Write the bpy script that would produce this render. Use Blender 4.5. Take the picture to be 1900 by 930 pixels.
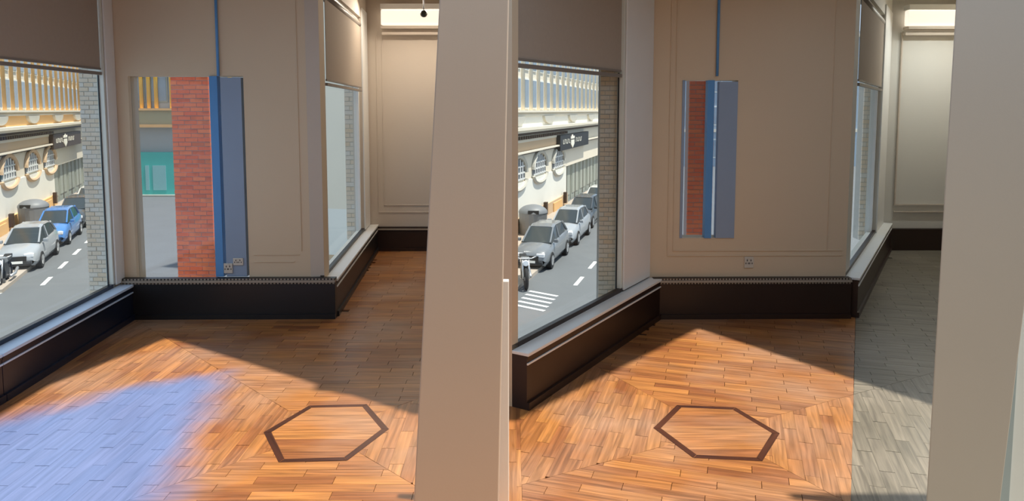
import bpy, bmesh, math, random
from mathutils import Vector, Matrix
for o in list(bpy.data.objects): bpy.data.objects.remove(o)
S = bpy.context.scene; C = S.collection
rnd = random.Random(7)
# ------------------------------------------------------------ camera, sky, sun, exposure
FPX = 1350.0; PITCH = math.radians(5.0); PY = 205+FPX*math.tan(PITCH); EYE = 1.55   # PY: row of the optical axis
cd = bpy.data.cameras.new('camera'); cam = bpy.data.objects.new('camera', cd); C.objects.link(cam)
cd.sensor_fit = 'HORIZONTAL'; cd.sensor_width = 36; cd.lens = 36*FPX/1900; cd.clip_end = 400; cd.shift_y = -(465-PY)/1900; cd.clip_start = .02
cam.location = (0, 0, EYE); cam.rotation_euler = (math.pi/2-PITCH, 0, 0); S.camera = cam
w = bpy.data.worlds.new('sky'); S.world = w; w.use_nodes = True
bgn = w.node_tree.nodes['Background']; bgn.inputs[0].default_value = (.62, .78, 1.0, 1); bgn.inputs[1].default_value = .85
SUN_OFF = (.36, -.065)                     # metres towards the sun per metre of height
sl = bpy.data.lights.new('sun', 'SUN'); sun = bpy.data.objects.new('sun', sl); C.objects.link(sun)
sl.energy = 5.2; sl.angle = math.radians(1.2); sl.color = (1, .93, .84)
sun.rotation_euler = Vector((SUN_OFF[0], SUN_OFF[1], 1)).to_track_quat('Z', 'Y').to_euler(); sun.location = (2, 0, 12)
S.view_settings.view_transform = 'Standard'; S.view_settings.look = 'None'; S.view_settings.gamma = 1
S.view_settings.use_curve_mapping = False; S.view_settings.exposure = 0.3

# ------------------------------------------------------------ helpers
def mat(name, col, rough=.6, var=.08, scale=6, bump=0, metal=0, spec=.5, coat=0, bscale=None, emit=0):
    m = bpy.data.materials.new(name); m.use_nodes = True; nt = m.node_tree; b = nt.nodes['Principled BSDF']
    b.inputs['Roughness'].default_value = rough; b.inputs['Metallic'].default_value = metal
    b.inputs['Specular IOR Level'].default_value = spec; b.inputs['Coat Weight'].default_value = coat
    tc = nt.nodes.new('ShaderNodeTexCoord')
    n = nt.nodes.new('ShaderNodeTexNoise'); n.inputs['Scale'].default_value = scale; n.inputs['Detail'].default_value = 5
    nt.links.new(tc.outputs['Object'], n.inputs['Vector'])
    r = nt.nodes.new('ShaderNodeMix'); r.data_type = 'RGBA'
    r.inputs[6].default_value = (*[c*(1-var) for c in col], 1); r.inputs[7].default_value = (*[min(1, c*(1+var)) for c in col], 1)
    nt.links.new(n.outputs['Fac'], r.inputs[0]); nt.links.new(r.outputs[2], b.inputs['Base Color'])
    if emit:
        b.inputs['Emission Color'].default_value = (*col, 1); b.inputs['Emission Strength'].default_value = emit
    if bump:
        n2 = nt.nodes.new('ShaderNodeTexNoise'); n2.inputs['Scale'].default_value = bscale or scale*8; n2.inputs['Detail'].default_value = 4
        nt.links.new(tc.outputs['Object'], n2.inputs['Vector'])
        bp = nt.nodes.new('ShaderNodeBump'); bp.inputs['Strength'].default_value = bump; bp.inputs['Distance'].default_value = .01
        nt.links.new(n2.outputs['Fac'], bp.inputs['Height']); nt.links.new(bp.outputs[0], b.inputs['Normal'])
    return m
def brickmat(name, c1, c2, rough=.85, bump=.4):
    m = mat(name, c1, rough, .15, 30, bump); nt = m.node_tree; b = nt.nodes['Principled BSDF']
    oi = nt.nodes.new('ShaderNodeObjectInfo'); g = nt.nodes.new('ShaderNodeNewGeometry')
    ad = nt.nodes.new('ShaderNodeMath'); ad.operation = 'ADD'; fr = nt.nodes.new('ShaderNodeMath'); fr.operation = 'FRACT'
    nt.links.new(oi.outputs['Random'], ad.inputs[0]); nt.links.new(g.outputs['Random Per Island'], ad.inputs[1]); nt.links.new(ad.outputs[0], fr.inputs[0])
    mx = nt.nodes.new('ShaderNodeMix'); mx.data_type = 'RGBA'; mx.inputs[6].default_value = (*c1, 1); mx.inputs[7].default_value = (*c2, 1)
    nt.links.new(fr.outputs[0], mx.inputs[0])
    m2 = nt.nodes.new('ShaderNodeMix'); m2.data_type = 'RGBA'; m2.blend_type = 'MULTIPLY'; m2.inputs[0].default_value = .25
    src = b.inputs['Base Color'].links[0].from_socket
    n = [x for x in nt.nodes if x.type == 'TEX_NOISE'][0]
    nt.links.new(mx.outputs[2], m2.inputs[6]); nt.links.new(n.outputs['Fac'], m2.inputs[7]); nt.links.new(m2.outputs[2], b.inputs['Base Color'])
    return m
def glassmat(name, tint, gloss=.06, rough=.02):
    m = bpy.data.materials.new(name); m.use_nodes = True; nt = m.node_tree; nt.nodes.clear()
    o = nt.nodes.new('ShaderNodeOutputMaterial'); t = nt.nodes.new('ShaderNodeBsdfTransparent'); t.inputs[0].default_value = (*tint, 1)
    g = nt.nodes.new('ShaderNodeBsdfGlossy'); g.inputs['Roughness'].default_value = rough
    mx = nt.nodes.new('ShaderNodeMixShader'); mx.inputs[0].default_value = gloss
    nt.links.new(t.outputs[0], mx.inputs[1]); nt.links.new(g.outputs[0], mx.inputs[2]); nt.links.new(mx.outputs[0], o.inputs[0])
    return m
def box(bm, x0, x1, y0, y1, z0, z1, M=None):
    vs = [bm.verts.new(v) for v in [(x0,y0,z0),(x1,y0,z0),(x1,y1,z0),(x0,y1,z0),(x0,y0,z1),(x1,y0,z1),(x1,y1,z1),(x0,y1,z1)]]
    for f in [(0,3,2,1),(4,5,6,7),(0,1,5,4),(1,2,6,5),(2,3,7,6),(3,0,4,7)]: bm.faces.new([vs[i] for i in f])
    if M is not None:
        for v in vs: v.co = M @ v.co
def prism(bm, pts, z0, z1, flat=False):
    a = [bm.verts.new((x, y, z0)) for x, y in pts]; b = [bm.verts.new((x, y, z1)) for x, y in pts]; n = len(pts)
    bm.faces.new(a[::-1]); bm.faces.new(b)
    for i in range(n): bm.faces.new([a[i], a[(i+1) % n], b[(i+1) % n], b[i]])
def prism_xz(bm, pts, y0, y1):
    a = [bm.verts.new((x, y0, z)) for x, z in pts]; b = [bm.verts.new((x, y1, z)) for x, z in pts]; n = len(pts)
    bm.faces.new(a); bm.faces.new(b[::-1])
    for i in range(n): bm.faces.new([a[(i+1) % n], a[i], b[i], b[(i+1) % n]])
def cyl(bm, c, r, h, axis='Z', seg=20, r2=None):
    M = Matrix.Translation(c)
    if axis == 'X': M = M @ Matrix.Rotation(math.pi/2, 4, 'Y')
    if axis == 'Y': M = M @ Matrix.Rotation(math.pi/2, 4, 'X')
    bmesh.ops.create_cone(bm, cap_ends=True, segments=seg, radius1=r, radius2=r if r2 is None else r2, depth=h, matrix=M)
def tube(bm, pts, r, seg=8):
    rings = []
    for i, p in enumerate(pts):
        p = Vector(p); d = (Vector(pts[min(i+1, len(pts)-1)])-Vector(pts[max(i-1, 0)])).normalized()
        q = d.to_track_quat('Z', 'Y')
        rings.append([bm.verts.new(p+q @ Vector((r*math.cos(2*math.pi*k/seg), r*math.sin(2*math.pi*k/seg), 0))) for k in range(seg)])
    for a, b in zip(rings, rings[1:]):
        for k in range(seg): bm.faces.new([a[k], a[(k+1) % seg], b[(k+1) % seg], b[k]])
    bm.faces.new(rings[0][::-1]); bm.faces.new(rings[-1])
def torus(bm, c, R, r, axis='Y', seg=28, ms=8):
    g = []
    for i in range(seg):
        a = 2*math.pi*i/seg; ring = []
        for k in range(ms):
            b = 2*math.pi*k/ms; rr = R+r*math.cos(b); q = r*math.sin(b)
            v = (rr*math.cos(a), q, rr*math.sin(a)) if axis == 'Y' else (q, rr*math.cos(a), rr*math.sin(a))
            ring.append(bm.verts.new(Vector(c)+Vector(v)))
        g.append(ring)
    for i in range(seg):
        for k in range(ms): bm.faces.new([g[i][k], g[(i+1) % seg][k], g[(i+1) % seg][(k+1) % ms], g[i][(k+1) % ms]])
def obj(name, bm, m, parent=None, bevel=0, smooth=False, kind=None):
    bmesh.ops.recalc_face_normals(bm, faces=bm.faces)
    me = bpy.data.meshes.new(name); bm.to_mesh(me); bm.free(); me.materials.append(m)
    if smooth:
        for p in me.polygons: p.use_smooth = True
    o = bpy.data.objects.new(name, me); C.objects.link(o)
    if parent: o.parent = parent
    if bevel:
        b = o.modifiers.new('bevel', 'BEVEL'); b.width = bevel; b.segments = 2; b.limit_method = 'ANGLE'
    if kind: o['kind'] = kind
    return o
def B(name, m, parent, *boxes, bevel=0, kind=None, M=None):
    bm = bmesh.new()
    for b in boxes: box(bm, *b, M=M)
    return obj(name, bm, m, parent, bevel, kind=kind)
def thing(name, label, cat, loc=(0,0,0), rz=0, group=None):
    o = bpy.data.objects.new(name, None); C.objects.link(o); o.location = loc; o.rotation_euler = (0, 0, rz)
    o.empty_display_size = .1; o['label'] = label; o['category'] = cat
    if group: o['group'] = group
    return o
def tag(o, label, cat, group=None):
    o['label'] = label; o['category'] = cat
    if group: o['group'] = group
    return o
def dup_child(o, parent, loc, rz=0, scale=None):
    c = o.copy(); C.objects.link(c); c.parent = parent; c.location = loc; c.rotation_euler = (0, 0, rz)
    if scale: c.scale = scale
    return c

# ------------------------------------------------------------ materials
WALL = mat('wall_paint', (.68, .545, .38), .75, .04, 1.5, .05, bscale=120)
WALLG = mat('alcove_wall_paint', (.60, .52, .43), .75, .04, 1.5, .05, bscale=120)
PILL = mat('pillar_paint', (.60, .50, .395), .7, .04, 2, .015, bscale=150)
RECW = mat('recess_wall_paint', (.66, .64, .58), .75, .04, 1.5, .05, bscale=120)
PILLG = mat('grey_pillar_paint', (.57, .535, .47), .7, .04, 2, .015, bscale=150)
CEIL = mat('ceiling_paint', (.6, .56, .5), .8, .03)
WHITE = mat('white_gloss_paint', (.82, .82, .79), .35, .03)
BLACK = mat('black_casing_paint', (.012, .012, .014), .38, .2, 3)
BROWNB = mat('brown_black_casing', (.022, .009, .006), .4, .3, 2)
DADOT = mat('casing_top_bead', (.36, .31, .25), .5, .05)
BLIND = mat('blind_fabric', (.40, .33, .26), .9, .05, 40, .1, bscale=300)
BBAR = mat('blind_bar', (.22, .19, .16), .5, .05)
BLUE = mat('blue_paint', (.10, .30, .62), .5, .05)
BLUEG = mat('grey_blue_paint', (.28, .36, .48), .6, .05)
GLASS = glassmat('clear_glass', (.96, .98, .97), .04)
TINT = glassmat('lightly_tinted_glass', (.90, .92, .94), .035, .08)
SOCK = mat('socket_plastic', (.62, .58, .5), .4, .02)
DARK = mat('dark_plastic', (.02, .02, .02), .4, .1)
RED = brickmat('red_brick', (.98, .24, .08), (.88, .15, .05))
REDM = mat('pale_red_mortar', (.46, .34, .31), .9, .1, 20)
PALE = brickmat('pale_brick', (.86, .80, .70), (.88, .70, .50))
PALEM = mat('pale_mortar', (.50, .48, .43), .9, .1, 20)
LAMP = mat('cove_lamp_diffuser', (1, .9, .78), .5, .02, emit=.65)

# ------------------------------------------------------------ room shell
H = 2.6
POLY = [(-2.75,-2.5), (-2.80,3.76), (-2.91,5.36), (-1.41,5.38), (-1.58,8.0), (-.42,8.0), (-.06,3.73), (.0,3.70),
        (1.03,5.37), (2.51,5.39), (4.14,8.05), (5.0,8.05), (5.0,-2.5)]
def wall_boxes(bm, A, Bp, spans, th=.14, w0=0.0, ext=0):
    A = Vector((*A, 0)); Bv = Vector((*Bp, 0)); d = (Bv-A); L = d.length; d.normalize(); n = Vector((-d.y, d.x, 0))
    M = Matrix(((d.x, n.x, 0, A.x), (d.y, n.y, 0, A.y), (0, 0, 1, 0), (0, 0, 0, 1)))
    for (u0, u1, z0, z1) in spans: box(bm, u0-(ext if u0 == 0 else 0), (L if u1 is None else u1)+(ext if u1 is None else 0), w0, w0+th, z0, z1, M=M)
    return M, L
def wall(name, i, spans, m, th=.14, w0=0):
    bm = bmesh.new(); A, Bp = POLY[i], POLY[(i+1) % len(POLY)]
    M, L = wall_boxes(bm, A, Bp, spans, th, w0)
    o = obj(name, bm, m); o['kind'] = 'structure'; return M, L
def along(i):
    A, Bp = Vector(POLY[i]), Vector(POLY[(i+1) % len(POLY)]); return (Bp-A).length
# left wall behind and beside the camera, then its window stretch
ML0, LL0 = wall('wall_left', 0, [(0, 3.6, 0, H), (3.6, None, 0, .24), (3.6, None, 2.52, H)], WALL, .05)
ML1, LL1 = wall('wall_left_far', 1, [(0, 1.47, 0, .24), (0, 1.47, 2.52, H), (1.47, None, 0, H)], WALL, .05)
MB1, LB1 = wall('wall_back_left', 2, [(0, .10, 0, H), (.10, .94, 0, .25), (.10, .94, 1.80, H), (.94, None, 0, H)], WALL)
MW3, L3 = wall('wall_alcove_left', 3, [(0, .2, 0, H+.3), (.2, 2.2, 0, .26), (.2, 2.2, 2.5, H+.3), (2.2, None, 0, H+.3)], WALLG, .10)
MF1, LF1 = wall('wall_alcove_far', 4, [(0, None, 0, 2.9)], WALLG)
wall('wall_alcove_right', 5, [(0, None, 0, 2.9)], WALLG, .05)
wall('wall_middle_end', 6, [(0, None, 0, H)], WALL, .04)
MW2, L2 = wall('wall_middle', 7, [(0, .06, 0, H), (.06, 1.45, 0, .28), (.06, 1.45, 2.52, H), (1.45, None, 0, H)], WALL, .05)
MB2, LB2 = wall('wall_back_right', 8, [(0, .22, 0, H), (.22, .63, 0, .60), (.22, .63, 1.77, H), (.63, None, 0, H)], WALL)
MW4, L4 = wall('wall_recess_left', 9, [(0, .25, 0, H+.3), (.25, 2.3, 0, .28), (.25, 2.3, 2.5, H+.3), (2.3, None, 0, H+.3)], RECW, .10)
wall('wall_recess_far', 10, [(0, None, 0, 2.9)], RECW)
wall('wall_right', 11, [(0, None, 0, 2.9)], WALL)
wall('wall_behind', 12, [(0, None, 0, H)], WALL)
def inside(x, y, tol=0):
    c = False; n = len(POLY)
    for i in range(n):
        (x1, y1), (x2, y2) = POLY[i], POLY[(i+1) % n]
        if (y1 > y) != (y2 > y) and x < (x2-x1)*(y-y1)/(y2-y1)+x1: c = not c
    return c
# ceiling with an added unseen opening, shaped to throw the sunlit floor patches
lit = [(-2.62, 4.0), (-2.36, 4.86), (-.50, 3.60), (.02, 3.52), (.30, 3.86), (1.33, 5.08), (2.30, 3.60), (3.0, 2.2), (3.0, 1.2), (-2.62, 1.2)]
hole = [(x+SUN_OFF[0]*H, y+SUN_OFF[1]*H) for x, y in lit]
bm = bmesh.new()
outer = [(-3.1, -2.7), (-3.1, 5.6), (0.1, 5.6), (5.2, 5.6), (5.2, -2.7)]
ov = [bm.verts.new((x, y, H)) for x, y in outer]; hv = [bm.verts.new((x, y, H)) for x, y in hole]
es = [bm.edges.new((ov[i], ov[(i+1) % len(ov)])) for i in range(len(ov))]+[bm.edges.new((hv[i], hv[(i+1) % len(hv)])) for i in range(len(hv))]
bmesh.ops.triangle_fill(bm, use_beauty=True, edges=es)
# drop any triangle that closed the added opening
def inpoly(x, y, P):
    c = False
    for i in range(len(P)):
        (x1, y1), (x2, y2) = P[i], P[(i+1) % len(P)]
        if (y1 > y) != (y2 > y) and x < (x2-x1)*(y-y1)/(y2-y1)+x1: c = not c
    return c
bad = [f for f in bm.faces if inpoly(f.calc_center_median().x, f.calc_center_median().y, hole)]
bmesh.ops.delete(bm, geom=bad, context='FACES')
co = obj('ceiling', bm, CEIL); co['kind'] = 'structure'
sm = co.modifiers.new('thick', 'SOLIDIFY'); sm.thickness = .04; sm.offset = 0
B('ceiling', CEIL, None, (-1.8, 5.3, 5.4, 8.3, 2.86, 2.94), (-1.8, 5.3, 5.5, 5.58, H, 2.9), kind='structure')

# ------------------------------------------------------------ floor
FBASE = mat('floor_base', (.03, .014, .008), .7, .1)
bm = bmesh.new(); vs = [bm.verts.new((x, y, -.012)) for x, y in POLY]; f = bm.faces.new(vs)
ex = bmesh.ops.extrude_face_region(bm, geom=[f])
for v in [g for g in ex['geom'] if isinstance(g, bmesh.types.BMVert)]: v.co.z = -.12
floor = obj('floor', bm, FBASE); floor['kind'] = 'structure'
def fl(px, py):                                        # photo pixel to floor point, used only to lay out the blue glare zone painted on the floor
    u, v = (px-950)/FPX, (py-PY)/FPX; fy = math.cos(PITCH)-v*math.sin(PITCH); fz = -math.sin(PITCH)-v*math.cos(PITCH); t = -EYE/fz
    return (u*t, fy*t)
def halfplane(p, q, inside_pt, soft):
    a, b = -(q[1]-p[1]), q[0]-p[0]; L = math.hypot(a, b); a, b = a/L, b/L; c = a*p[0]+b*p[1]
    if a*inside_pt[0]+b*inside_pt[1] < c: a, b, c = -a, -b, -c
    return (a, b, c, soft)
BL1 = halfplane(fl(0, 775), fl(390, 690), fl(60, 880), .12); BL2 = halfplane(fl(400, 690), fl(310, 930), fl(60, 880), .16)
def woodmat(name, ca, cb, cc, grey=False):
    m = bpy.data.materials.new(name); m.use_nodes = True; nt = m.node_tree; N = nt.nodes; Lk = nt.links; b = N['Principled BSDF']
    uv = N.new('ShaderNodeUVMap'); mp = N.new('ShaderNodeMapping'); mp.inputs['Scale'].default_value = (3, 55, 1); Lk.new(uv.outputs[0], mp.inputs[0])
    gr = N.new('ShaderNodeTexNoise'); gr.inputs['Scale'].default_value = 1; gr.inputs['Detail'].default_value = 6; gr.inputs['Distortion'].default_value = .6; Lk.new(mp.outputs[0], gr.inputs['Vector'])
    oi = N.new('ShaderNodeObjectInfo'); ge = N.new('ShaderNodeNewGeometry')
    ad = N.new('ShaderNodeMath'); ad.operation = 'ADD'; fr = N.new('ShaderNodeMath'); fr.operation = 'FRACT'
    Lk.new(oi.outputs['Random'], ad.inputs[0]); Lk.new(ge.outputs['Random Per Island'], ad.inputs[1]); Lk.new(ad.outputs[0], fr.inputs[0])
    a = N.new('ShaderNodeMix'); a.data_type = 'RGBA'; a.inputs[6].default_value = (*ca, 1); a.inputs[7].default_value = (*cb, 1); Lk.new(fr.outputs[0], a.inputs[0])
    wn = N.new('ShaderNodeTexNoise'); wn.inputs['Scale'].default_value = 1.6; wn.inputs['Detail'].default_value = 4; Lk.new(ge.outputs['Position'], wn.inputs['Vector'])
    rp = N.new('ShaderNodeMapRange'); rp.inputs[1].default_value = .42; rp.inputs[2].default_value = .68; rp.inputs[4].default_value = .75; Lk.new(wn.outputs['Fac'], rp.inputs[0])
    c = N.new('ShaderNodeMix'); c.data_type = 'RGBA'; c.inputs[7].default_value = (*cc, 1); Lk.new(a.outputs[2], c.inputs[6]); Lk.new(rp.outputs[0], c.inputs[0])
    g2 = N.new('ShaderNodeMapRange'); g2.inputs[1].default_value = .3; g2.inputs[2].default_value = .7; g2.inputs[3].default_value = .55; g2.inputs[4].default_value = 1.2; Lk.new(gr.outputs['Fac'], g2.inputs[0])
    mu = N.new('ShaderNodeMix'); mu.data_type = 'RGBA'; mu.blend_type = 'MULTIPLY'; mu.inputs[0].default_value = 1; Lk.new(c.outputs[2], mu.inputs[6]); Lk.new(g2.outputs[0], mu.inputs[7])
    src = mu.outputs[2]
    if not grey:                                        # blue daylight glare by the left window, painted into the board colour
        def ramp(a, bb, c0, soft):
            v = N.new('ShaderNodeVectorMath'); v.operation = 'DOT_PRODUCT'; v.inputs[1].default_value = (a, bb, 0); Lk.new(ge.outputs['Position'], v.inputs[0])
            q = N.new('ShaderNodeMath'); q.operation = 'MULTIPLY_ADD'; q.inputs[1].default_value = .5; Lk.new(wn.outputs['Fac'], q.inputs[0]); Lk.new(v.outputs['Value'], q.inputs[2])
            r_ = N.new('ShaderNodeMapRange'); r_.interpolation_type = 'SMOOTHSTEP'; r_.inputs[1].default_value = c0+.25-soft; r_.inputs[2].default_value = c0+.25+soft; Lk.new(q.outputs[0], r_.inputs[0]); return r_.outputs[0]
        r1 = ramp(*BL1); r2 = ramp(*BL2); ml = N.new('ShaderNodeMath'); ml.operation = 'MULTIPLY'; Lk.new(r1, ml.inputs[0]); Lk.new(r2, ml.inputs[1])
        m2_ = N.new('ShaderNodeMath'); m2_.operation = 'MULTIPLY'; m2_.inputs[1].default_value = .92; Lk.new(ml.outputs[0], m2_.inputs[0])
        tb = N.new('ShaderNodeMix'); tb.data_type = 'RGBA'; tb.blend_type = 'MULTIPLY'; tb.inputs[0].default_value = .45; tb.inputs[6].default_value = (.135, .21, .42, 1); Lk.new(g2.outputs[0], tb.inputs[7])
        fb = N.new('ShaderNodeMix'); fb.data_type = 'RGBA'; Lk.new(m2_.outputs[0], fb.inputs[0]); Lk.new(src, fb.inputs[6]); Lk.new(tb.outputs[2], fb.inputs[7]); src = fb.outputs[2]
    Lk.new(src, b.inputs['Base Color'])
    rr = N.new('ShaderNodeMapRange'); rr.inputs[3].default_value = .22; rr.inputs[4].default_value = .48; Lk.new(wn.outputs['Fac'], rr.inputs[0]); Lk.new(rr.outputs[0], b.inputs['Roughness'])
    bp = N.new('ShaderNodeBump'); bp.inputs['Strength'].default_value = .12; bp.inputs['Distance'].default_value = .004; Lk.new(gr.outputs['Fac'], bp.inputs['Height']); Lk.new(bp.outputs[0], b.inputs['Normal'])
    return m
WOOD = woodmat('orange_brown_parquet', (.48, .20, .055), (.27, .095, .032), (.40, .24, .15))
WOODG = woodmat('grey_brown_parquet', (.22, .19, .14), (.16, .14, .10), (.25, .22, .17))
INLAY = woodmat('dark_inlay_wood', (.075, .022, .010), (.05, .016, .008), (.09, .03, .015))
def proj(x, y, z=0):
    c, s = math.cos(PITCH), math.sin(PITCH); dz = z-EYE
    fwd = y*c-dz*s; up = y*s+dz*c
    if fwd < .2: return None
    return (950+FPX*x/fwd, PY-FPX*up/fwd)
def clip(P, a, b, c):            # keep a*x+b*y<=c
    out = []
    for i in range(len(P)):
        p, q = P[i], P[(i+1) % len(P)]; dp = a*p[0]+b*p[1]-c; dq = a*q[0]+b*q[1]-c
        if dp <= 0: out.append(p)
        if dp*dq < 0:
            t = dp/(dp-dq); out.append((p[0]+(q[0]-p[0])*t, p[1]+(q[1]-p[1])*t))
    return out
def area(P): return .5*abs(sum(P[i][0]*P[(i+1) % len(P)][1]-P[(i+1) % len(P)][0]*P[i][1] for i in range(len(P))))
planks = []                      # (poly, direction, grey)
W, LEN = .062, .33
def medallion(cx, cy, rot, lo, hi):
    cr, sr = math.cos(rot), math.sin(rot)
    for s in range(4):
        a = s*math.pi/2; ca, sa = math.cos(a), math.sin(a)
        for k in range(0, 130):
            r0, r1 = k*W, (k+1)*W
            off = (LEN*.5 if k % 2 else 0)+rnd.uniform(-.03, .03)
            t = -math.ceil((r1+LEN)/LEN)*LEN+off
            while t < r1:
                q = [(t, r0), (t+LEN, r0), (t+LEN, r1), (t, r1)]
                q = clip(q, 1, -1, 0); q = clip(q, -1, -1, 0) if q else q   # |t| <= r
                t += LEN
                if len(q) < 3 or area(q) < 2e-4: continue
                q = [(x*ca-y*sa, x*sa+y*ca) for x, y in q]
                q = [(cx+x*cr-y*sr, cy+x*sr+y*cr) for x, y in q]
                q = clip(q, 1, 0, hi); q = clip(q, -1, 0, -lo) if q else q
                if len(q) < 3 or area(q) < 2e-4: continue
                d = (math.cos(a+rot), math.sin(a+rot))
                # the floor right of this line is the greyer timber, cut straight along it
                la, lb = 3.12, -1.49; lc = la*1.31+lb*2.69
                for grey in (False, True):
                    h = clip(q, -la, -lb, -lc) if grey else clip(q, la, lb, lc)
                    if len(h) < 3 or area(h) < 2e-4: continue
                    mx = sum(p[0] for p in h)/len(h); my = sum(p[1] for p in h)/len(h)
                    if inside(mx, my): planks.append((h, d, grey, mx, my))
medallion(-.91, 3.40, 0, -3, .04)
medallion(.99, 3.40, -.30, .04, 6)
def shrink(P, e=.0008):
    mx = sum(p[0] for p in P)/len(P); my = sum(p[1] for p in P)/len(P); out = []
    for x, y in P:
        d = math.hypot(x-mx, y-my); k = max(0, (d-e*1.6)/d) if d else 1; out.append((mx+(x-mx)*k, my+(y-my)*k))
    return out
def plank_into(bm, uvl, q, d, z1=0.0, z0=-.0115):
    q = shrink(q); n0 = len(bm.faces); prism(bm, q, z0, z1); bm.faces.ensure_lookup_table()
    ou, ovv = rnd.uniform(0, 50), rnd.uniform(0, 50)
    for f in bm.faces[n0:]:
        for l in f.loops:
            x, y = l.vert.co.x, l.vert.co.y; l[uvl].uv = (x*d[0]+y*d[1]+ou, -x*d[1]+y*d[0]+ovv)
def plank_obj(name, q, d, m, parent, z1=0, z0=-.0115):
    mx = sum(p[0] for p in q)/len(q); my = sum(p[1] for p in q)/len(q)
    bm = bmesh.new(); uvl = bm.loops.layers.uv.new('UVMap'); plank_into(bm, uvl, q, d, z1, z0)
    return obj(name, bm, m, parent)
def vis_area(p):
    if not (-40 < (proj(p[3], p[4]) or (-999, 0))[0] < 1940): return 0
    if proj(p[3], p[4])[1] > 950: return 0
    pr = [proj(x, y) for x, y in p[0]]
    if any(k is None for k in pr): return 0
    return area(pr)
planks.sort(key=vis_area, reverse=True)
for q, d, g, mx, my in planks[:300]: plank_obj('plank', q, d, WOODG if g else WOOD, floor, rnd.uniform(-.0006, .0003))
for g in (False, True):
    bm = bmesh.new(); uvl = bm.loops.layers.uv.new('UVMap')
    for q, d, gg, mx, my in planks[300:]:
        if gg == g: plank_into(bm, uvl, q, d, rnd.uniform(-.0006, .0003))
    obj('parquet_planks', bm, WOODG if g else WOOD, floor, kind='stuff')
def hexring(cx, cy, rx, ry, wd, rot):
    o_, i_ = [], []
    for k in range(6):
        a = math.pi*k/3; c_, s_ = math.cos(a), math.sin(a)
        for L_, e in ((o_, 0), (i_, wd)):
            x, y = (rx-e)*c_, (ry-e)*s_; L_.append((cx+x*math.cos(rot)-y*math.sin(rot), cy+x*math.sin(rot)+y*math.cos(rot)))
    for k in range(6):
        q = [o_[k], o_[(k+1) % 6], i_[(k+1) % 6], i_[k]]
        dx, dy = o_[(k+1) % 6][0]-o_[k][0], o_[(k+1) % 6][1]-o_[k][1]; L = math.hypot(dx, dy)
        plank_obj('inlay_strip', q, (dx/L, dy/L), INLAY, floor, .0012, .0002)
    y = -ry+.02
    while y < ry-.02:                                   # cross boards inside the ring
        q = [(cx-rx, cy+y), (cx+rx, cy+y), (cx+rx, cy+y+W), (cx-rx, cy+y+W)]
        for k in range(6):
            p0, p1 = i_[k], i_[(k+1) % 6]; a, b_ = p1[1]-p0[1], -(p1[0]-p0[0]); q = clip(q, a, b_, a*p0[0]+b_*p0[1]) if len(q) > 2 else []
        if len(q) > 2 and area(q) > 1e-4: plank_obj('medallion_board', q, (1, 0), WOOD, floor, .0010, .0002)
        y += W
hexring(-.90, 3.41, .30, .36, .036, .06); hexring(.99, 3.41, .30, .34, .036, -.1)

# ------------------------------------------------------------ skirting casings with grille tops
def casing(name, M, u0, u1, top, m, d=.06, n=0, lip=True):
    """black box casing under the wall, standing d proud into the room, with a bead and slotted grille"""
    o = thing_struct(name)
    B('front_panel', m, o, (u0, u1, -d, -.001, 0, top-.05), M=M)
    B('top_bead', DADOT, o, (u0, u1, -d-.008, -.001, top-.034, top-.018), M=M)
    B('grille_rail', m, o, (u0, u1, -d+.01, -.001, top-.05, top-.034), (u0, u1, -d+.004, -.001, top-.018, top-.004), M=M)
    B('skirting_foot', m, o, (u0, u1, -d-.014, -d, .0, .035), M=M)
    if n:
        bm = bmesh.new(); st = (u1-u0)/n
        for k in range(n):
            u = u0+(k+.5)*st
            box(bm, u-st*.28, u+st*.28, -d+.0, -d+.0095, top-.016, top-.006, M=M); box(bm, u-st*.28, u+st*.28, -d+.002, -d+.0099, top-.047, top-.037, M=M)
        obj('grille_teeth', bm, DADOT, o, kind='stuff')
    return o
def thing_struct(name):
    o = bpy.data.objects.new(name, None); C.objects.link(o); o['kind'] = 'structure'; return o
casing('baseboard_back_left', MB1, 0, LB1+.092, .31, BLACK, n=62)
casing('baseboard_back_right', MB2, .02, LB2+.02, .31, BROWNB, n=64)
casing('baseboard_alcove_far', MF1, .06, LF1, .27, BROWNB)
def sill_casing(name, M, u0, u1, top, m, mt=WHITE):
    o = thing_struct(name)
    B('front_panel', m, o, (u0, u1, -.09, -.001, 0, top-.045), M=M)
    B('skirting_foot', m, o, (u0, u1, -.105, -.09, 0, .04), M=M)
    B('sill_board', mt, o, (u0, u1, -.10, .05, top-.03, top-.012), M=M, bevel=.003)
    B('gasket_rail', m, o, (u0, u1, -.095, -.001, top-.045, top-.03), (u0, u1, .0, .03, top-.012, top+.015), M=M)  # dark rails below and above the sill board
    B('front_bead', mt, o, (u0, u1, -.097, -.09, top-.075, top-.066), M=M)
    return o
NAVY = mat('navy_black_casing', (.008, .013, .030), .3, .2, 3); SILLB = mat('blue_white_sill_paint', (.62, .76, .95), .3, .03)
sill_casing('baseboard_left', ML1, 0, LL1, .275, NAVY, SILLB)
sill_casing('baseboard_left_near', ML0, .01, LL0, .275, NAVY, SILLB)
sill_casing('baseboard_middle', MW2, .0, L2, .315, BROWNB)
sill_casing('baseboard_alcove_left', MW3, .0, L3, .30, BLACK)
sill_casing('baseboard_recess_left', MW4, .0, L4, .315, BROWNB)
B('baseboard_recess_far', BROWNB, None, (4.2, 5.0, 7.98, 8.045, 0, .24), kind='structure')

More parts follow.
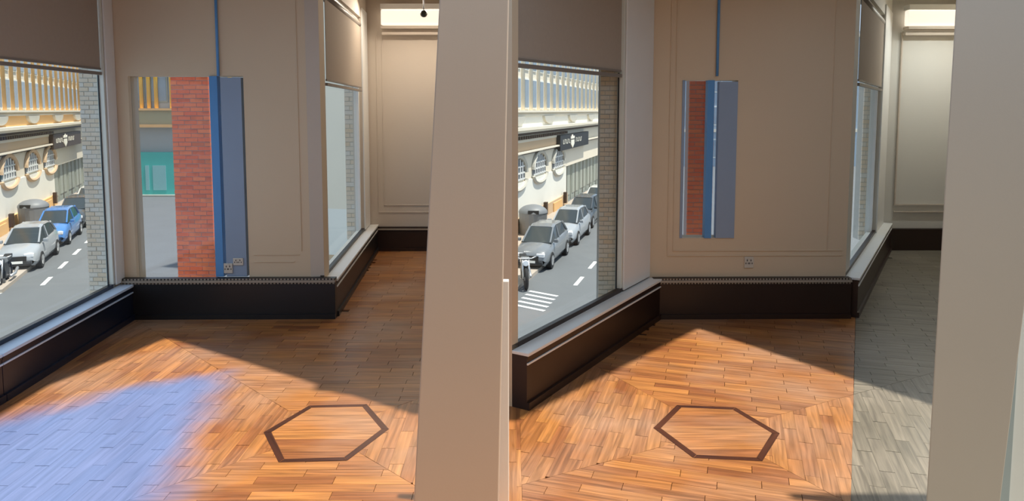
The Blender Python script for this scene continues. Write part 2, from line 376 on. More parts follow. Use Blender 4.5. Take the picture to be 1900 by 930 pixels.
# ------------------------------------------------------------ windows: glass, frames, jambs
def window(name, M, u0, u1, z0, z1, glass=GLASS, fm=WHITE, fw=.03, depth=.05, w=.02, frame=True):
    o = thing_struct(name)
    B('pane', glass, o, (u0, u1, w+.02, w+.026, z0, z1), M=M)
    if frame:
        B('window_frame', fm, o, (u0, u0+fw, w, w+depth, z0, z1), (u1-fw, u1, w, w+depth, z0, z1), (u0+fw, u1-fw, w, w+depth, z0, z0+fw*.7), (u0+fw, u1-fw, w, w+depth, z1-fw, z1), M=M)
    return o
FR = mat('frame_grey_green', (.72, .74, .66), .5, .05)
window('window_1', ML0, 3.62, LL0, .24, 2.52, frame=False)
w1 = window('window_2', ML1, 0, 1.45, .24, 2.52, frame=False)
B('window_frame', FR, w1, (1.445, 1.468, .0, .045, .24, 2.5), M=ML1)
B('frame_gasket', DARK, w1, (1.437, 1.445, .03, .038, .26, 1.8), M=ML1)
B('window_jamb', WHITE, w1, (1.468, 1.60, -.014, -.001, .28, 2.59), M=ML1, bevel=.003)
w2 = window('window_3', MW2, .06, 1.43, .28, 2.52, frame=False)
B('window_frame', FR, w2, (1.425, 1.448, .0, .045, .30, 2.5), M=MW2)
B('frame_gasket', DARK, w2, (1.416, 1.425, .03, .038, .32, 1.8), M=MW2)
B('window_jamb', WHITE, w2, (1.448, 1.94, -.014, -.001, .315, 2.59), M=MW2, bevel=.003)
w3 = window('window_4', MW3, .2, 2.2, .26, 2.5, fw=.05, w=.03)
w4 = window('window_5', MW4, .25, 2.3, .28, 2.5, fw=.05, w=.03)
B('window_jamb', WHITE, w3, (2.2, 2.6, -.012, -.001, .3, 2.6), M=MW3); B('window_jamb', WHITE, w4, (2.3, 3.08, -.012, -.001, .3, 2.6), M=MW4)
w5 = window('window_6', MB1, .10, .94, .25, 1.80, glass=TINT, fm=BLUE, fw=.016, depth=.03, frame=False)
B('blue_post', BLUE, w5, (.695, .752, -.012, .05, .31, 1.80), M=MB1)
B('blue_board', BLUEG, w5, (.775, .925, -.010, .045, .31, 1.79), M=MB1)
w6 = window('window_7', MB2, .22, .63, .60, 1.77, glass=TINT, frame=False)
B('blue_post', BLUE, w6, (.405, .455, -.010, .05, .60, 1.77), M=MB2)
B('blue_board', BLUEG, w6, (.49, .628, -.008, .045, .60, 1.76), M=MB2)
B('pane_rail', BLUEG, w6, (.22, .24, -.006, .05, .60, 1.77), M=MB2)
# blinds
def blind(M, u0, u1, z0, z1, label, w=.015):
    o = thing('roller_blind', label, 'blind', loc=tuple((M @ Vector((u0, w, z0)))), group=None)
    o.rotation_euler = (0, 0, math.atan2(M[1][0], M[0][0])); L = u1-u0
    B('fabric', BLIND, o, (0, L, 0, .004, .05, z1-z0))
    B('bottom_bar', BBAR, o, (0, L, -.008, .012, 0, .022), (0, L, -.004, .008, .036, .05))
    bm = bmesh.new(); cyl(bm, (L/2, .02, z1-z0-.03), .03, L, 'X'); obj('roller', bm, BBAR, o, smooth=True)
    return o
blind(ML0, 3.62, LL0-.005, 1.80, 2.52, 'grey-brown roller blind half down in the large left window, section nearest the camera')
blind(ML1, .005, 1.44, 1.80, 2.52, 'grey-brown roller blind half down over the left street window beside the pale jamb')
blind(MW2, .07, 1.415, 1.77, 2.52, 'brown roller blind half down over the middle street window right of the leaning pillar')
blind(MW3, .25, 2.14, 1.74, 2.45, 'pale roller blind over the slit window in the alcove left of the middle pillar', w=-.002)
blind(MW4, .31, 2.24, 1.74, 2.45, 'pale roller blind over the slit window in the far right recess', w=-.002)
# wall panel mouldings
def moulding(name, M, rects, r=.006):
    o = thing_struct(name)
    for (a, b, c, d) in rects: B('moulding_strip', WALL if 'alcove' not in name else WALLG, o, (a, b, -r, -.0005, c, d), M=M, bevel=.002)
    return o
moulding('trim_1', MB1, [(.86+.12, 1.32, .470, .478), (.98, 1.28, .416, .424), (1.33, 1.338, .50, 2.56)])
moulding('trim_2', MB2, [(.17, LB2-.03, .500, .508), (.13, LB2-.03, .462, .470), (.17, .178, .51, 2.56), (.128, .136, .47, 2.56), (1.33, 1.336, .51, 2.56)])
moulding('trim_3_alcove', MF1, [(.16, 1.1, .50, .512), (.10, 1.1, .42, .432), (.16, .172, .512, 2.35), (.10, .112, .432, 2.35)])
B('trim_4', WALLG, None, (4.25, 4.98, 8.025, 8.045, .50, .512), (4.25, 4.98, 8.025, 8.045, .42, .432), (4.25, 4.262, 8.025, 8.045, .512, 2.4), kind='structure')
# conduit pipes
for M, u, lab in ((MB1, .765, 'thin blue conduit running up the wall above the large blue-framed red brick view'), (MB2, .47, 'thin blue conduit running up the wall above the small blue-framed pane at right')):
    bm = bmesh.new(); p = M @ Vector((u, -.014, 0)); cyl(bm, (0, 0, .40), .010, .80, seg=12); o = obj('conduit_pipe', bm, BLUE, smooth=True); o.location = (p.x, p.y, 1.80); tag(o, lab, 'pipe')
# sockets
def socket(M, u, z, label, wd=.085, hgt=.085, n=2, w=-.001):
    o = thing('wall_socket', label, 'socket', loc=tuple(M @ Vector((u, w, z-hgt/2)))); o.rotation_euler = (0, 0, math.atan2(M[1][0], M[0][0]))
    B('face_plate', SOCK, o, (-wd/2, wd/2, -.009, 0, 0, hgt), bevel=.003)
    for k in range(n):
        x = (-.5+(k+.5)/n)*wd*.8
        B('pin_holes', DARK, o, (x-.012, x-.006, -.0102, -.0085, hgt*.35, hgt*.5), (x+.006, x+.012, -.0102, -.0085, hgt*.35, hgt*.5), (x-.003, x+.003, -.0102, -.0085, hgt*.6, hgt*.78))
    B('rocker_switch', SOCK, o, (-.012, .012, -.013, -.008, hgt*.78, hgt*.92))
    return o
socket(MB1, .79, .375, 'lower left of two small cream wall sockets on the blue-grey board', .065, .075, w=-.012)
socket(MB1, .865, .425, 'upper right of two small cream wall sockets on the blue-grey board', .075, .055, w=-.012)
socket(MB2, .745, .415, 'single cream wall socket low on the right-hand panelled wall', .07, .085)

# ------------------------------------------------------------ pillars in the room
def pillar(name, label, m, xt0, xt1, xb0, xb1, y0, y1, zt=1.91, zb=.11, splay=0):
    o = thing(name, label, 'pillar', ((xb0+xb1)/2, y0, 0)); cx = (xb0+xb1)/2
    def X(a, b, z): return b+(a-b)*(z-zb)/(zt-zb)-cx
    bm = bmesh.new(); vs = []
    for z in (0, H-.022):
        vs.append([bm.verts.new((X(xt0, xb0, z), 0, z)), bm.verts.new((X(xt1, xb1, z), 0, z)), bm.verts.new((X(xt1, xb1, z), y1-y0, z)), bm.verts.new((X(xt0, xb0, z)+splay, y1-y0, z))])
    a, b = vs; bm.faces.new(a[::-1]); bm.faces.new(b)
    for i in range(4): bm.faces.new([a[i], a[(i+1) % 4], b[(i+1) % 4], b[i]])
    obj('shaft', bm, m, o, bevel=.004)
    return o
pillar('leaning_pillar', 'smooth beige plastered pillar standing between the alcove and the middle street window', PILL, -.246, -.011, -.355, -.049, 2.5, 2.60)
pillar('leaning_pillar', 'wide smooth grey-beige plastered pillar at the far right in front of the recess', PILLG, 1.50, 1.86, 1.487, 1.752, 2.5, 2.60, splay=.075)
pc = mat('pale_strip_paint', (.9, .86, .78), .5, .03)
pp = B('edge_board', pc, None, (-.14, -.012, 2.735, 2.77, 0, .90), bevel=.003); tag(pp, 'pale upright edge board at the lower right of the middle pillar', 'board')
dr = thing_struct('door_1')
DOORW = mat('cool_white_door_paint', (.86, .93, .93), .4, .02); DOORE = mat('blue_grey_edge_paint', (.42, .52, .55), .5, .03)
B('door_leaf', DOORW, dr, (1.895, 2.75, 2.66, 2.70, .0, 2.0), bevel=.004); B('door_edge', DOORE, dr, (1.84, 1.895, 2.655, 2.705, .01, 2.0))

# ------------------------------------------------------------ lit cove lamps and spotlight high in the alcoves
def cove(x0, x1, y, label, z=2.42, col=(1, .88, .74), en=14):
    o = thing('cove_light', label, 'ceiling light', ((x0+x1)/2, y, z)); a = (x1-x0)/2
    B('diffuser', LAMP, o, (-a, a, -.10, -.02, .04, .20), bevel=.01)
    B('cornice_step', WALLG, o, (-a, a, -.115, 0, 0, .028), (-a, a, -.06, 0, -.06, -.03), bevel=.004)
    B('housing', WHITE, o, (-a, a, -.12, 0, .205, .26))
    L = bpy.data.lights.new('cove_lamp', 'AREA'); L.shape = 'RECTANGLE'; L.size = 2*a; L.size_y = .1; L.energy = en; L.color = col
    lo = bpy.data.objects.new('cove_lamp', L); C.objects.link(lo); lo.parent = o; lo.location = (0, -.55, .22); lo.rotation_euler = (math.radians(-18), 0, 0)
    return o
cove(-1.40, -.50, 7.97, 'glowing white cove light high on the alcove wall left of the middle pillar')
cove(4.25, 4.95, 8.02, 'glowing white cove light high on the recess wall left of the right pillar', col=(.95, 1, .98), en=13)
cl = thing('added_fill_panel', 'added square fill light, unseen behind the camera, to brighten the pillars', 'ceiling light', (.8, -1.2, H-.05))  # unseen fill light, added to brighten the pillar fronts
B('added_fill_frame', WHITE, cl, (-.6, .6, -.6, .6, 0, .028)); B('diffuser', LAMP, cl, (-.55, .55, -.55, .55, -.01, 0))  # frame and diffuser of the added fill light
L = bpy.data.lights.new('added_fill_lamp', 'AREA'); L.size = 1.1; L.energy = 30; L.color = (1, .88, .72)
lo = bpy.data.objects.new('added_fill_lamp', L); C.objects.link(lo); lo.parent = cl; lo.location = (0, 0, -.02)
sp = thing('spotlight', 'small round black spotlight at the top edge in front of the cove light', 'lamp', (-.86, 7.2, 2.49))
bm = bmesh.new(); bmesh.ops.create_uvsphere(bm, u_segments=16, v_segments=10, radius=.036, matrix=Matrix.Translation((0, 0, .0))); obj('lamp_head', bm, DARK, sp, smooth=True)
bm = bmesh.new(); cyl(bm, (0, 0, .2), .006, .34, seg=8); obj('stem', bm, DARK, sp)

# ------------------------------------------------------------ brick pillars outside
def brick_pillar(label, loc, rz, w, z0, z1, bm_, mm, across, ch=.0335, d=.14, stuff=False):
    o = thing('brick_pillar', label, 'brick pillar', loc, rz)
    B('mortar_core', mm, o, (.004, w-.004, .004, d, z0-loc[2], z1-loc[2]))
    bw = w/across; first = None; t = bmesh.new() if stuff else None
    n = int((z1-z0)/ch)
    for r in range(n):
        z = z0-loc[2]+r*ch; cuts = [0]
        x = bw*(.5 if r % 2 else 1)
        while x < w-.004: cuts.append(x); x += bw
        cuts.append(w)
        for a, b in zip(cuts, cuts[1:]):
            wd = b-a-(.005 if ch > .033 else .004); y = rnd.uniform(-.002, .002)
            if stuff: box(t, a+.0025, b-.0025, y, y+.02, z+.003, z+ch-.003); continue
            if first is None:
                bm = bmesh.new(); box(bm, -.5, .5, 0, .02, .0, ch-.006); first = obj('brick', bm, bm_, o); c = first
            else: c = first.copy(); C.objects.link(c); c.parent = o
            c.location = ((a+b)/2, y, z+.003); c.scale = (wd, 1, 1)
    if stuff: obj('brick_courses', t, bm_, o, kind='stuff')
    return o
brick_pillar('red brick pillar outside the large tinted pane between the left window and the blue board', (-3.08, 6.6, 0), 0, .345, 0, 2.05, RED, REDM, 3, ch=.0395)
brick_pillar('narrow red brick pillar outside the small blue-framed pane on the right wall', (1.60, 6.6, 0), 0, .23, 0, 2.05, RED, REDM, 2, ch=.0395)
r1 = math.atan2(ML1[1][0], ML1[0][0]); 
brick_pillar('pale brick pillar just outside the left street window beside its jamb', (-3.085, 5.215, 0), 0, .135, .02, 2.55, PALE, PALEM, 2, ch=.032)
brick_pillar('pale brick pillar just outside the middle street window beside its jamb', (.600, 4.975, 0), 0, .130, .02, 2.55, PALE, PALEM, 2, ch=.032)
brick_pillar('pale brick pillar seen through the slit window of the alcove', (-1.86, 8.1, 0), 0, .34, .1, 1.95, PALE, PALEM, 3, ch=.05)
brick_pillar('pale brick pillar seen through the slit window of the right-hand recess', (3.9, 8.1, 0), 0, .18, .1, 1.95, PALE, PALEM, 2, ch=.05)

# ------------------------------------------------------------ street
GZ = -4.3
ASPH = mat('asphalt', (.135, .145, .152), .85, .12, .8, .3, bscale=40)
rd = B('road', ASPH, None, (-90, 90, 9, 150, GZ-.1, GZ), kind='structure')
PAINT = mat('road_paint', (.75, .75, .72), .7, .1, 5)
PAVE = mat('pavement_stone', (.42, .36, .30), .85, .1, 2)
def rot2(a): return Matrix.Rotation(a, 4, 'Z')
STREETS = [((-23.58, 33.0), math.atan2(12.68, -5.02)), ((-.12, 33.0), math.atan2(12.68, 3.69))]
CREAM = mat('cream_stone', (.80, .72, .58), .85, .06, .6, .1)
WHITEST = mat('white_painted_brick', (.82, .80, .72), .85, .05, 1, .2, bscale=8)
OCHRE = mat('ochre_stone', (.74, .46, .20), .85, .1, 1)
TAN = mat('tan_frieze', (.58, .42, .27), .85, .08, 1)
BGLASS = mat('facade_glass', (.30, .36, .42), .25, .15, 2)
DARKG = mat('dark_facade_glass', (.06, .07, .09), .2, .2, 2)
BRONZE = mat('dark_bronze', (.06, .035, .02), .6, .2, 2)
GREYD = mat('grey_green_door', (.34, .36, .31), .6, .06, 2)
SWAG = mat('grey_carved_stone', (.50, .48, .42), .9, .1, 3)
def facade(O, ang, label, warm, signshift=0):
    o = thing('street_building', label, 'building', (O[0], O[1], GZ), ang)
    Z = lambda z: z-GZ
    colm = OCHRE if warm else CREAM
    B('wall', CREAM, o, (-9, 38, 0, 6, Z(-1.9), Z(9)))
    B('lower_wall', WHITEST, o, (-9, 12.2, -.06, 6, Z(-3.55), Z(-1.9)), (12.2, 38, .4, 6, 0, Z(-1.9)))
    B('plinth', OCHRE if warm else TAN, o, (-9, 12.2, -.16, 6, 0, Z(-3.55)))
    # colonnade
    bm = bmesh.new(); cyl(bm, (0, 0, 3.4), .13, 6.8, seg=10); col = obj('column', bm, colm, o, smooth=True)
    bw = bmesh.new(); box(bw, -.46, .46, 0, .06, 0, 1.5); win = obj('window', bw, WHITEST, o)
    bp = bmesh.new(); box(bp, -.34, .34, -.02, .0, .08, 1.42); pane = obj('pane', bp, BGLASS, win)
    first = True; u = -8.4
    while u < 37:
        if first: col.location = (u, -.03, Z(1.55)); ww = win
        else:
            c = dup_child(col, o, (u, -.03, Z(1.55)))
        for zz in (1.62, 3.5):
            if first and zz == 1.62: win.location = (u+.75, -.05, Z(zz)); continue
            ww = dup_child(win, o, (u+.75, -.05, Z(zz))); pn = dup_child(pane, ww, (0, 0, 0))
        first = False; u += 1.5
    for k, (z0, z1, pr) in enumerate([(1.46, 1.56, .32), (1.28, 1.36, .22), (1.36, 1.46, .16)]): B('ledge', CREAM, o, (-9, 38, -pr, .02, Z(z0), Z(z1)))
    B('balcony_band', WHITEST if not warm else OCHRE, o, (-9, 38, -.12, 0.01, Z(.76), Z(1.28)))
    for u in (-5.5, .6, 7.0, 13.5, 20, 27, 33):
        bm = bmesh.new(); prism_xz(bm, [(u+1.25*math.cos(math.pi+math.pi*k/12), Z(1.27)+.42*math.sin(math.pi+math.pi*k/12)) for k in range(13)], -.26, -.1); obj('half_round_corbel', bm, SWAG, o)
    B('cornice', CREAM, o, (-9, 38, -.55, .01, Z(.62), Z(.76)), (-9, 38, -.42, .01, Z(.50), Z(.60)))
    B('cornice_dark_strip', BRONZE, o, (-9, 38, -.20, .01, Z(.36), Z(.50)))  # dark strip running below the cornice
    bm = bmesh.new(); box(bm, -.11, .11, -.30, -.13, 0, .15); dn = obj('dentil', bm, BRONZE, o); dn.location = (-8.5, 0, Z(.17))
    u = -8.0
    B('dentil_band', CREAM, o, (-9, 12, -.13, .01, Z(.02), Z(.36)))
    while u < 11.5: dup_child(dn, o, (u, 0, Z(.17))); u += .42
    B('frieze', TAN, o, (-9, 12.0, -.10, .01, Z(-.42), Z(.02)))
    B('lower_cornice', CREAM, o, (-9, 38, -.30, .01, Z(-.50), Z(-.42))); B('lower_cornice_strip', BRONZE, o, (-9, 38, -.14, .01, Z(-.58), Z(-.50)))
    # arched windows with curved aprons
    for cu in (-3.4, 2.2 if warm else 1.2, 6.9 if warm else 5.5, 11.2 if warm else 10.0):
        cu = cu+0
        r = 1.35; zc = Z(-1.45)
        g = obj('arched_window', (lambda b: (prism_xz(b, [(cu+r*math.cos(math.pi*k/16), zc+.72*math.sin(math.pi*k/16)) for k in range(17)]+[(cu-r, zc-.32), (cu+r, zc-.32)], -.03, .02), b)[1])(bmesh.new()), DARKG, o)
        bm = bmesh.new(); pts = [(cu+(r+.12)*math.cos(math.pi*k/20), -.08, zc+.84*math.sin(math.pi*k/20)) for k in range(21)]; tube(bm, pts, .11, 6)
        tube(bm, [(cu+(r+.1)*math.cos(math.pi+math.pi*k/20), -.10, zc-.34+.42*math.sin(math.pi+math.pi*k/20)) for k in range(21)], .10, 6)
        obj('arch_surround', bm, TAN if warm else SWAG, g)
        bm = bmesh.new()
        for dx in (-.9, -.45, 0, .45, .9): box(bm, cu+dx-.05, cu+dx+.05, -.07, -.03, zc-.32, zc+.72*math.sqrt(1-(dx/r)**2))
        for dz in (-.30, .0, .32): box(bm, cu-r*.93, cu+r*.93, -.07, -.03, zc+dz-.035, zc+dz+.035)
        obj('glazing_bars', bm, WHITE, g)
    # sign with a crest and a strip of small lettering too worn to read
    u0 = 11.0 if warm else 9.2
    sg = B('sign_board', DARK if not warm else BRONZE, o, (u0, u0+9, -.34, -.12, Z(-.78), Z(.12)))
    W_ = mat('sign_lettering', (.9, .85, .72), .6, .02)
    c = u0+3.4; bm = bmesh.new()
    prism_xz(bm, [(c-.5, Z(-.25)), (c-.5, Z(-.5)), (c, Z(-.74)), (c+.5, Z(-.5)), (c+.5, Z(-.25))][::-1], -.38, -.34)
    prism_xz(bm, [(c-.55, Z(-.18)), (c+.55, Z(-.18)), (c+.55, Z(-.02)), (c+.3, Z(-.10)), (c, Z(.08)), (c-.3, Z(-.10)), (c-.55, Z(-.02))], -.38, -.34)
    obj('crest', bm, W_, sg)
    bm = bmesh.new(); x = c-2.7
    for k in range(14):
        wd = (.26, .2, .3, .16)[k % 4]
        if abs(x-c) > .7: box(bm, x, x+.07, -.37, -.34, Z(-.42), Z(-.16)); box(bm, x, x+wd, -.37, -.34, Z(-.20 if k % 2 else -.42), Z(-.15 if k % 2 else -.37))
        x += .42
    obj('lettering', bm, W_, sg)
    for k, u in enumerate((12.6, 15.4, 18.2, 21.0, 23.8)):
        d = B('door', GREYD, o, (u, u+2.5, .30, .42, 0, Z(-1.5)))
        B('door_panel', GREYD, d, (u+.2, u+1.1, .26, .30, .4, 2.4), (u+1.4, u+2.3, .26, .30, .4, 2.4)); B('door_gap', BRONZE, d, (u+1.2, u+1.26, .27, .30, 0, 2.7))
    for u in (-1.5, 3.2, 8.2):
        B('plinth_panel', OCHRE, o, (u, u+2.2, -.22, -.16, .08, .62))
        B('plinth_post', BRONZE, o, (u+2.7, u+3.0, -.34, -.16, .3, .95))
    B('pavement', PAVE, None, (-12, 40, -3.0, -.01, 0, .12), kind='structure', M=Matrix.Translation((O[0], O[1], GZ)) @ rot2(ang)).name = 'pavement'
    return o
facade(*STREETS[0], 'long cream building with ochre columns and arched windows across the street in the left window', True)
facade(*STREETS[1], 'long pale stone building with columns and arched windows across the street in the middle window', False)
# end building with turquoise shopfront
TEAL = mat('turquoise_shopfront', (.06, .50, .46), .6, .08, 1); YEL = mat('yellow_ochre_column', (.85, .52, .08), .8, .05, 1)
OLIVE = mat('olive_stone', (.40, .38, .24), .85, .06, 1); GREYW = mat('grey_rendered_wall', (.40, .43, .44), .85, .05, .5)
eb = thing('corner_building', 'grey corner building with yellow columns and turquoise shopfront seen through the large tinted pane', 'building', (-26.6, 50, GZ), 0)
B('wall', GREYW, eb, (0, 9.5, 0, 6, 0, 12)); B('stone_band', OLIVE, eb, (0, 9.5, -.3, .01, 4.9, 5.85)); B('ledge', OCHRE, eb, (0, 9.5, -.5, .01, 4.7, 4.9), (0, 9.5, -.5, .01, 5.85, 6.0))
bm = bmesh.new(); cyl(bm, (0, -.15, 2.6), .13, 5.2, seg=10); yc = obj('column', bm, YEL, eb, smooth=True); yc.location = (.3, 0, 6.0)
for x in (.85, 1.35, 1.85, 2.35, 3.4, 4.4, 5.4, 6.4, 7.4): dup_child(yc, eb, (x, 0, 6.0))
for x in (.35, 1.9, 3.45, 5.2, 6.9): 
    p = B('window', GREYD, eb, (x+.05, x+1.2, -.06, .01, 6.4, 8.4)); B('pane', BGLASS, p, (x+.15, x+1.1, -.08, -.06, 6.5, 8.3))
sf = B('shopfront', TEAL, eb, (.3, 4.0, -.35, .01, 0.0, 3.0)); B('shop_door', mat('pale_shop_door', (.25, .55, .58), .5, .05), sf, (1.5, 1.75, -.38, -.35, .4, 2.1), (2.0, 2.9, -.37, -.35, .4, 2.1))
B('yellow_shutter', YEL, eb, (4.05, 4.7, -.36, .01, 1.0, 3.0))
B('shop_step', GREYD, eb, (0, 9.5, -.9, .0, 0, .1))
def terrace(label, x0, x1, y, h, m):
    o = thing('terrace_building', label, 'building', (x0, y, GZ)); L = x1-x0
    B('wall', m, o, (0, L, 0, 6, 0, h)); B('cornice', CREAM, o, (0, L, -.4, .01, h-.6, h-.3), (0, L, -.2, .01, 3.6, 3.9))
    bm = bmesh.new(); box(bm, -.6, .6, -.08, .01, 0, 2.0); wn = obj('window', bm, WHITEST, o); bm = bmesh.new(); box(bm, -.48, .48, -.10, -.08, .12, 1.88); pn = obj('pane', bm, BGLASS, wn)
    first = True; z = .9
    while z < h-2.6:
        x = 1.4
        while x < L-1:
            if first: wn.location = (x, 0, z); first = False
            else: dup_child(pn, dup_child(wn, o, (x, 0, z)), (0, 0, 0))
            x += 2.4
        z += 3.4
    return o
terrace('distant grey building seen through the slit window of the alcove', -16, 2.5, 82, 14, GREYW)
terrace('distant pale blue-grey building seen through the small blue-framed pane on the right wall', 15, 36, 76, 14, mat('blue_grey_render', (.36, .44, .52), .85, .05, .5))
# parking dashes
def dashes(O, ang, lst, mark_loc):
    d = (math.cos(ang), math.sin(ang))
    for (x, y, L) in lst:
        bm = bmesh.new(); box(bm, -L/2, L/2, -.07, .07, 0, .006); o = obj('parking_dash', bm, PAINT, rd); o.location = (x, y, GZ+.002); o.rotation_euler = (0, 0, ang)
for base, ang, sx in (((-16.0, 24.6), STREETS[0][1], -.396), ((2.3, 24.6), STREETS[1][1], .291)):
    for k in range(9): 
        y = base[1]+k*2.6; x = base[0]+(y-base[1])*sx
        dashes(None, ang, [(x, y, 1.3)], None)
    for k in range(5):
        y = 21.2+k*.42; x = base[0]-1.6*(1 if sx < 0 else .5)+(y-base[1])*sx
        dashes(None, ang+1.2, [(x, y, 1.1)], None)

# ------------------------------------------------------------ cars
TYRE = mat('tyre_rubber', (.015, .015, .016), .8, .1); HUB = mat('alloy_wheel', (.6, .6, .6), .35, .05, metal=.8)
CGL = mat('car_window_glass', (.03, .04, .045), .08, .1, 3); LIGHTM = mat('headlight_lens', (.85, .87, .9), .15, .02); PLATE = mat('number_plate', (.9, .9, .85), .5, .02)
def make_car(label, paint, loc, ang, Wd=1.34, L=4.3, hgt=1.46, tall=0, group='cars parked along the street'):
    """local +X = front"""
    o = thing('parked_car', label, 'car', loc, ang, group)
    hw = Wd/2
    # body loft: stations x, z of bonnet/belt, half width factor, sill z
    st = [(-L/2, .70, .82, .36), (-L/2+.08, .92, .90, .28), (-L/2+.5, 1.0, .98, .24), (-L*.2, .98, 1, .22), (.1*L, .95, 1, .22), (.2*L, .93, 1, .22), (.36*L, .84, .98, .22), (L/2-.18, .74, .92, .22), (L/2-.03, .60, .84, .26), (L/2, .48, .78, .30)]
    bm = bmesh.new(); R = []
    for x, zt, wf, zs in st:
        a = hw*wf
        prof = [(-a*.90, zs), (-a, zs+.14), (-a*1.0, zt*.62), (-a*.96, zt-.07), (-a*.82, zt), (-a*.3, zt+.035), (a*.3, zt+.035), (a*.82, zt), (a*.96, zt-.07), (a*1.0, zt*.62), (a, zs+.14), (a*.90, zs)]
        R.append([bm.verts.new((x, y, z)) for y, z in prof])
    for A, Bq in zip(R, R[1:]):
        for k in range(12): bm.faces.new([A[k], A[(k+1) % 12], Bq[(k+1) % 12], Bq[k]])
    bm.faces.new(R[0]); bm.faces.new(R[-1][::-1]); obj('body', bm, paint, o, smooth=True)
    # cabin glasshouse then roof
    cb = [(-L/2+.30, .96, .78), (-L/2+.85, hgt-.07, .66), (-L*.02, hgt-.03, .68), (L*.08, hgt-.09, .67), (L*.27, .93, .84)]
    bm = bmesh.new(); R = []
    for x, zt, wf in cb:
        a = hw*wf; R.append([bm.verts.new((x, -hw*.88, .90)), bm.verts.new((x, -a, zt)), bm.verts.new((x, a, zt)), bm.verts.new((x, hw*.88, .90))])
    for A, Bq in zip(R, R[1:]):
        for k in range(4): bm.faces.new([A[k], A[(k+1) % 4], Bq[(k+1) % 4], Bq[k]])
    bm.faces.new(R[0]); bm.faces.new(R[-1][::-1]); obj('window_glass', bm, CGL, o)
    bm = bmesh.new(); R = []
    for x, zt, wf in [(-L/2+.72, hgt-.11, .67), (-L/2+.90, hgt-.05, .67), (-L*.02, hgt, .69), (L*.075, hgt-.07, .69)]:
        a = hw*wf; R.append([bm.verts.new((x, -a-.01, zt-.03)), bm.verts.new((x, -a*.8, zt+.012)), bm.verts.new((x, a*.8, zt+.012)), bm.verts.new((x, a+.01, zt-.03)), bm.verts.new((x, 0, zt-.04))])
    for A, Bq in zip(R, R[1:]):
        for k in range(5): bm.faces.new([A[k], A[(k+1) % 5], Bq[(k+1) % 5], Bq[k]])
    bm.faces.new(R[0]); bm.faces.new(R[-1][::-1]); obj('roof', bm, paint, o, smooth=False)
    bm = bmesh.new()
    for s in (-1, 1):
        tube(bm, [(L*.27, s*hw*.80, .93), (L*.08, s*hw*.68, hgt-.08)], .035, 6); tube(bm, [(-L*.03, s*hw*.885, .93), (-L*.03, s*hw*.70, hgt-.06)], .03, 6); tube(bm, [(-L/2+.36, s*hw*.80, .98), (-L/2+.84, s*hw*.68, hgt-.09)], .05, 6)
    obj('window_pillars', bm, paint, o)
    for x in (-L*.31, L*.31):
        for s in (-1, 1):
            bm = bmesh.new(); cyl(bm, (0, 0, 0), .31, .2, 'Y', 24); wh = obj('wheel', bm, TYRE, o, bevel=.02); wh.location = (x, s*(hw-.085), .31)
            bm = bmesh.new(); cyl(bm, (0, s*.102, 0), .19, .012, 'Y', 20)
            for k in range(5): box(bm, -.02, .02, s*.10-.015, s*.10+.015, .02, .19, M=Matrix.Rotation(k*2*math.pi/5, 4, 'Y'))
            obj('hub_cap', bm, HUB, wh)
    for s in (-1, 1):
        bm = bmesh.new(); box(bm, L/2-.16, L/2-.015, s*hw*.60-.15, s*hw*.60+.15, .55, .68); obj('headlight', bm, LIGHTM, o, bevel=.02)
        bm = bmesh.new(); box(bm, L*.20, L*.24, s*(hw+.06)-.08, s*(hw+.06)+.08, .92, 1.04); obj('door_mirror', bm, paint, o, bevel=.02)
    B('grille', DARK, o, (L/2-.06, L/2+.012, -.34, .34, .42, .60), bevel=.01); B('number_plate', PLATE, o, (L/2+.004, L/2+.02, -.22, .22, .34, .43)); B('bumper', DARK, o, (L/2-.1, L/2+.01, -hw*.72, hw*.72, .24, .33), bevel=.02)
    return o
cp = {k: mat('car_paint_'+k, c, .25, .03, spec=.6, coat=.6) for k, c in dict(silver=(.34, .36, .38), grey=(.18, .19, .20), blue=(.06, .20, .50), dark=(.05, .055, .06), pale=(.55, .55, .52)).items()}
specs = [
 [(30, 25.8, 'silver', 'silver-grey saloon car nearest in the row parked outside the left window'), (90, 30.6, 'blue', 'bright blue car second in the row outside the left window'), (130, 35.3, 'dark', 'black car third in the row outside the left window, behind the blue one'), (158, 40.2, 'pale', 'pale car far down the row beside the pale brick pillar in the left window')],
 [(982, 26.0, 'grey', 'dark grey saloon car nearest in the row parked outside the middle window'), (1038, 30.8, 'silver', 'silver car second in the row outside the middle window'), (1070, 35.4, 'dark', 'black car third in the row outside the middle window'), (1098, 40.2, 'pale', 'pale car far down the row beside the brick pillar in the middle window')]]
for si, row in enumerate(specs):
    ang = STREETS[si][1]+math.pi
    for px, y, c, lab in row:
        fwd = y*math.cos(PITCH)+(EYE-GZ)*math.sin(PITCH); x = (px-950)/FPX*fwd
        # (x, y) is the front bumper; centre lies half a length further down the street
        d = (math.cos(STREETS[si][1]), math.sin(STREETS[si][1]))
        make_car(lab, cp[c], (x+d[0]*2.15, y+d[1]*2.15, GZ), ang, group=('cars parked outside the left window', 'cars parked outside the middle window')[si])
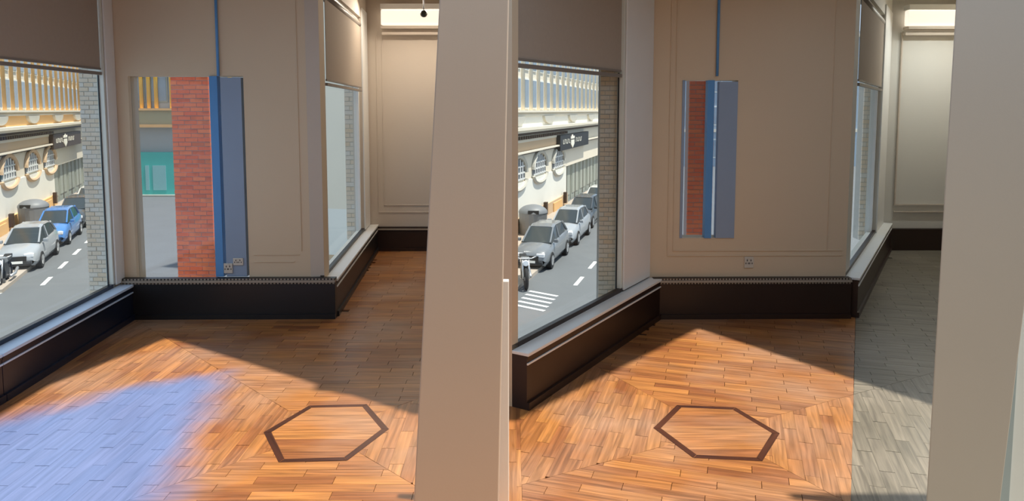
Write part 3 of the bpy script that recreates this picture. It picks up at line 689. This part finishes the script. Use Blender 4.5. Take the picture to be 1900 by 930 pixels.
# motorbikes at the window edge
def motorbike(loc, ang, label):
    o = thing('motorbike', label, 'motorbike', loc, ang)
    for x in (-.62, .62):
        bm = bmesh.new(); torus(bm, (0, 0, 0), .30, .06); wh = obj('wheel', bm, TYRE, o, smooth=True); wh.location = (x, 0, .36)
        bm = bmesh.new(); cyl(bm, (0, 0, 0), .06, .1, 'Y', 12)
        for k in range(5): box(bm, -.012, .012, -.015, .015, .04, .27, M=Matrix.Rotation(k*2*math.pi/5, 4, 'Y'))
        torus(bm, (0, 0, 0), .26, .02); obj('wheel_rim', bm, HUB, wh)
    bm = bmesh.new(); tube(bm, [(.62, .1, .36), (.42, .1, .95)], .03); tube(bm, [(.62, -.1, .36), (.42, -.1, .95)], .03); tube(bm, [(.38, -.35, 1.06), (.42, -.2, 1.0), (.42, .2, 1.0), (.38, .35, 1.06)], .02); obj('fork_and_handlebar', bm, HUB, o, smooth=True)
    bm = bmesh.new(); prism_xz(bm, [(.40, .85), (.30, .55), (-.25, .32), (-.35, .5), (-.1, .78)], -.12, .12); box(bm, .0, .3, -.14, .14, .28, .55); obj('engine_and_frame', bm, DARK, o, bevel=.03)
    bm = bmesh.new(); prism_xz(bm, [(.38, .98), (.30, .78), (-.10, .75), (-.05, .92), (.15, 1.02)], -.15, .15); obj('fuel_tank', bm, cp['grey'], o, bevel=.05)
    bm = bmesh.new(); prism_xz(bm, [(-.08, .85), (-.10, .76), (-.65, .80), (-.80, .95), (-.60, .90)], -.13, .13); obj('seat', bm, DARK, o, bevel=.03)
    bm = bmesh.new(); cyl(bm, (.50, 0, .86), .10, .10, 'X', 16); obj('headlamp', bm, LIGHTM, o, bevel=.02)
    bm = bmesh.new(); tube(bm, [(0, .2, .3), (-.5, .22, .3), (-.85, .22, .42)], .05); obj('exhaust', bm, HUB, o, smooth=True)
    return o
motorbike((-17.05, 24.0, GZ), STREETS[0][1]+math.pi, 'black motorbike cut by the left edge of the picture in front of the silver car')
motorbike((.42, 24.0, GZ), STREETS[1][1]+math.pi+.35, 'black motorbike low at the left edge of the middle window beside the pillar')
# domed bins
BIN = mat('grey_bin_plastic', (.20, .21, .22), .5, .1, 2)
for loc, lab in (((-23.6, 35.6, GZ+.12), 'grey domed street bin behind the silver car in the left window'), ((.98, 33.6, GZ+.12), 'grey domed street bin behind the dark car in the middle window')):
    o = thing('street_bin', lab, 'bin', loc)
    bm = bmesh.new(); cyl(bm, (0, 0, .5), .62, 1.0, seg=20, r2=.66); obj('bin_body', bm, BIN, o)
    bm = bmesh.new(); bmesh.ops.create_uvsphere(bm, u_segments=20, v_segments=12, radius=.68); 
    bmesh.ops.delete(bm, geom=[v for v in bm.verts if v.co.z < -.01], context='VERTS')
    for v in bm.verts: v.co.z = v.co.z*.55+1.0
    obj('domed_lid', bm, BIN, o, smooth=True); B('bin_flap', DARK, o, (-.25, .25, -.66, -.58, 1.0, 1.16))
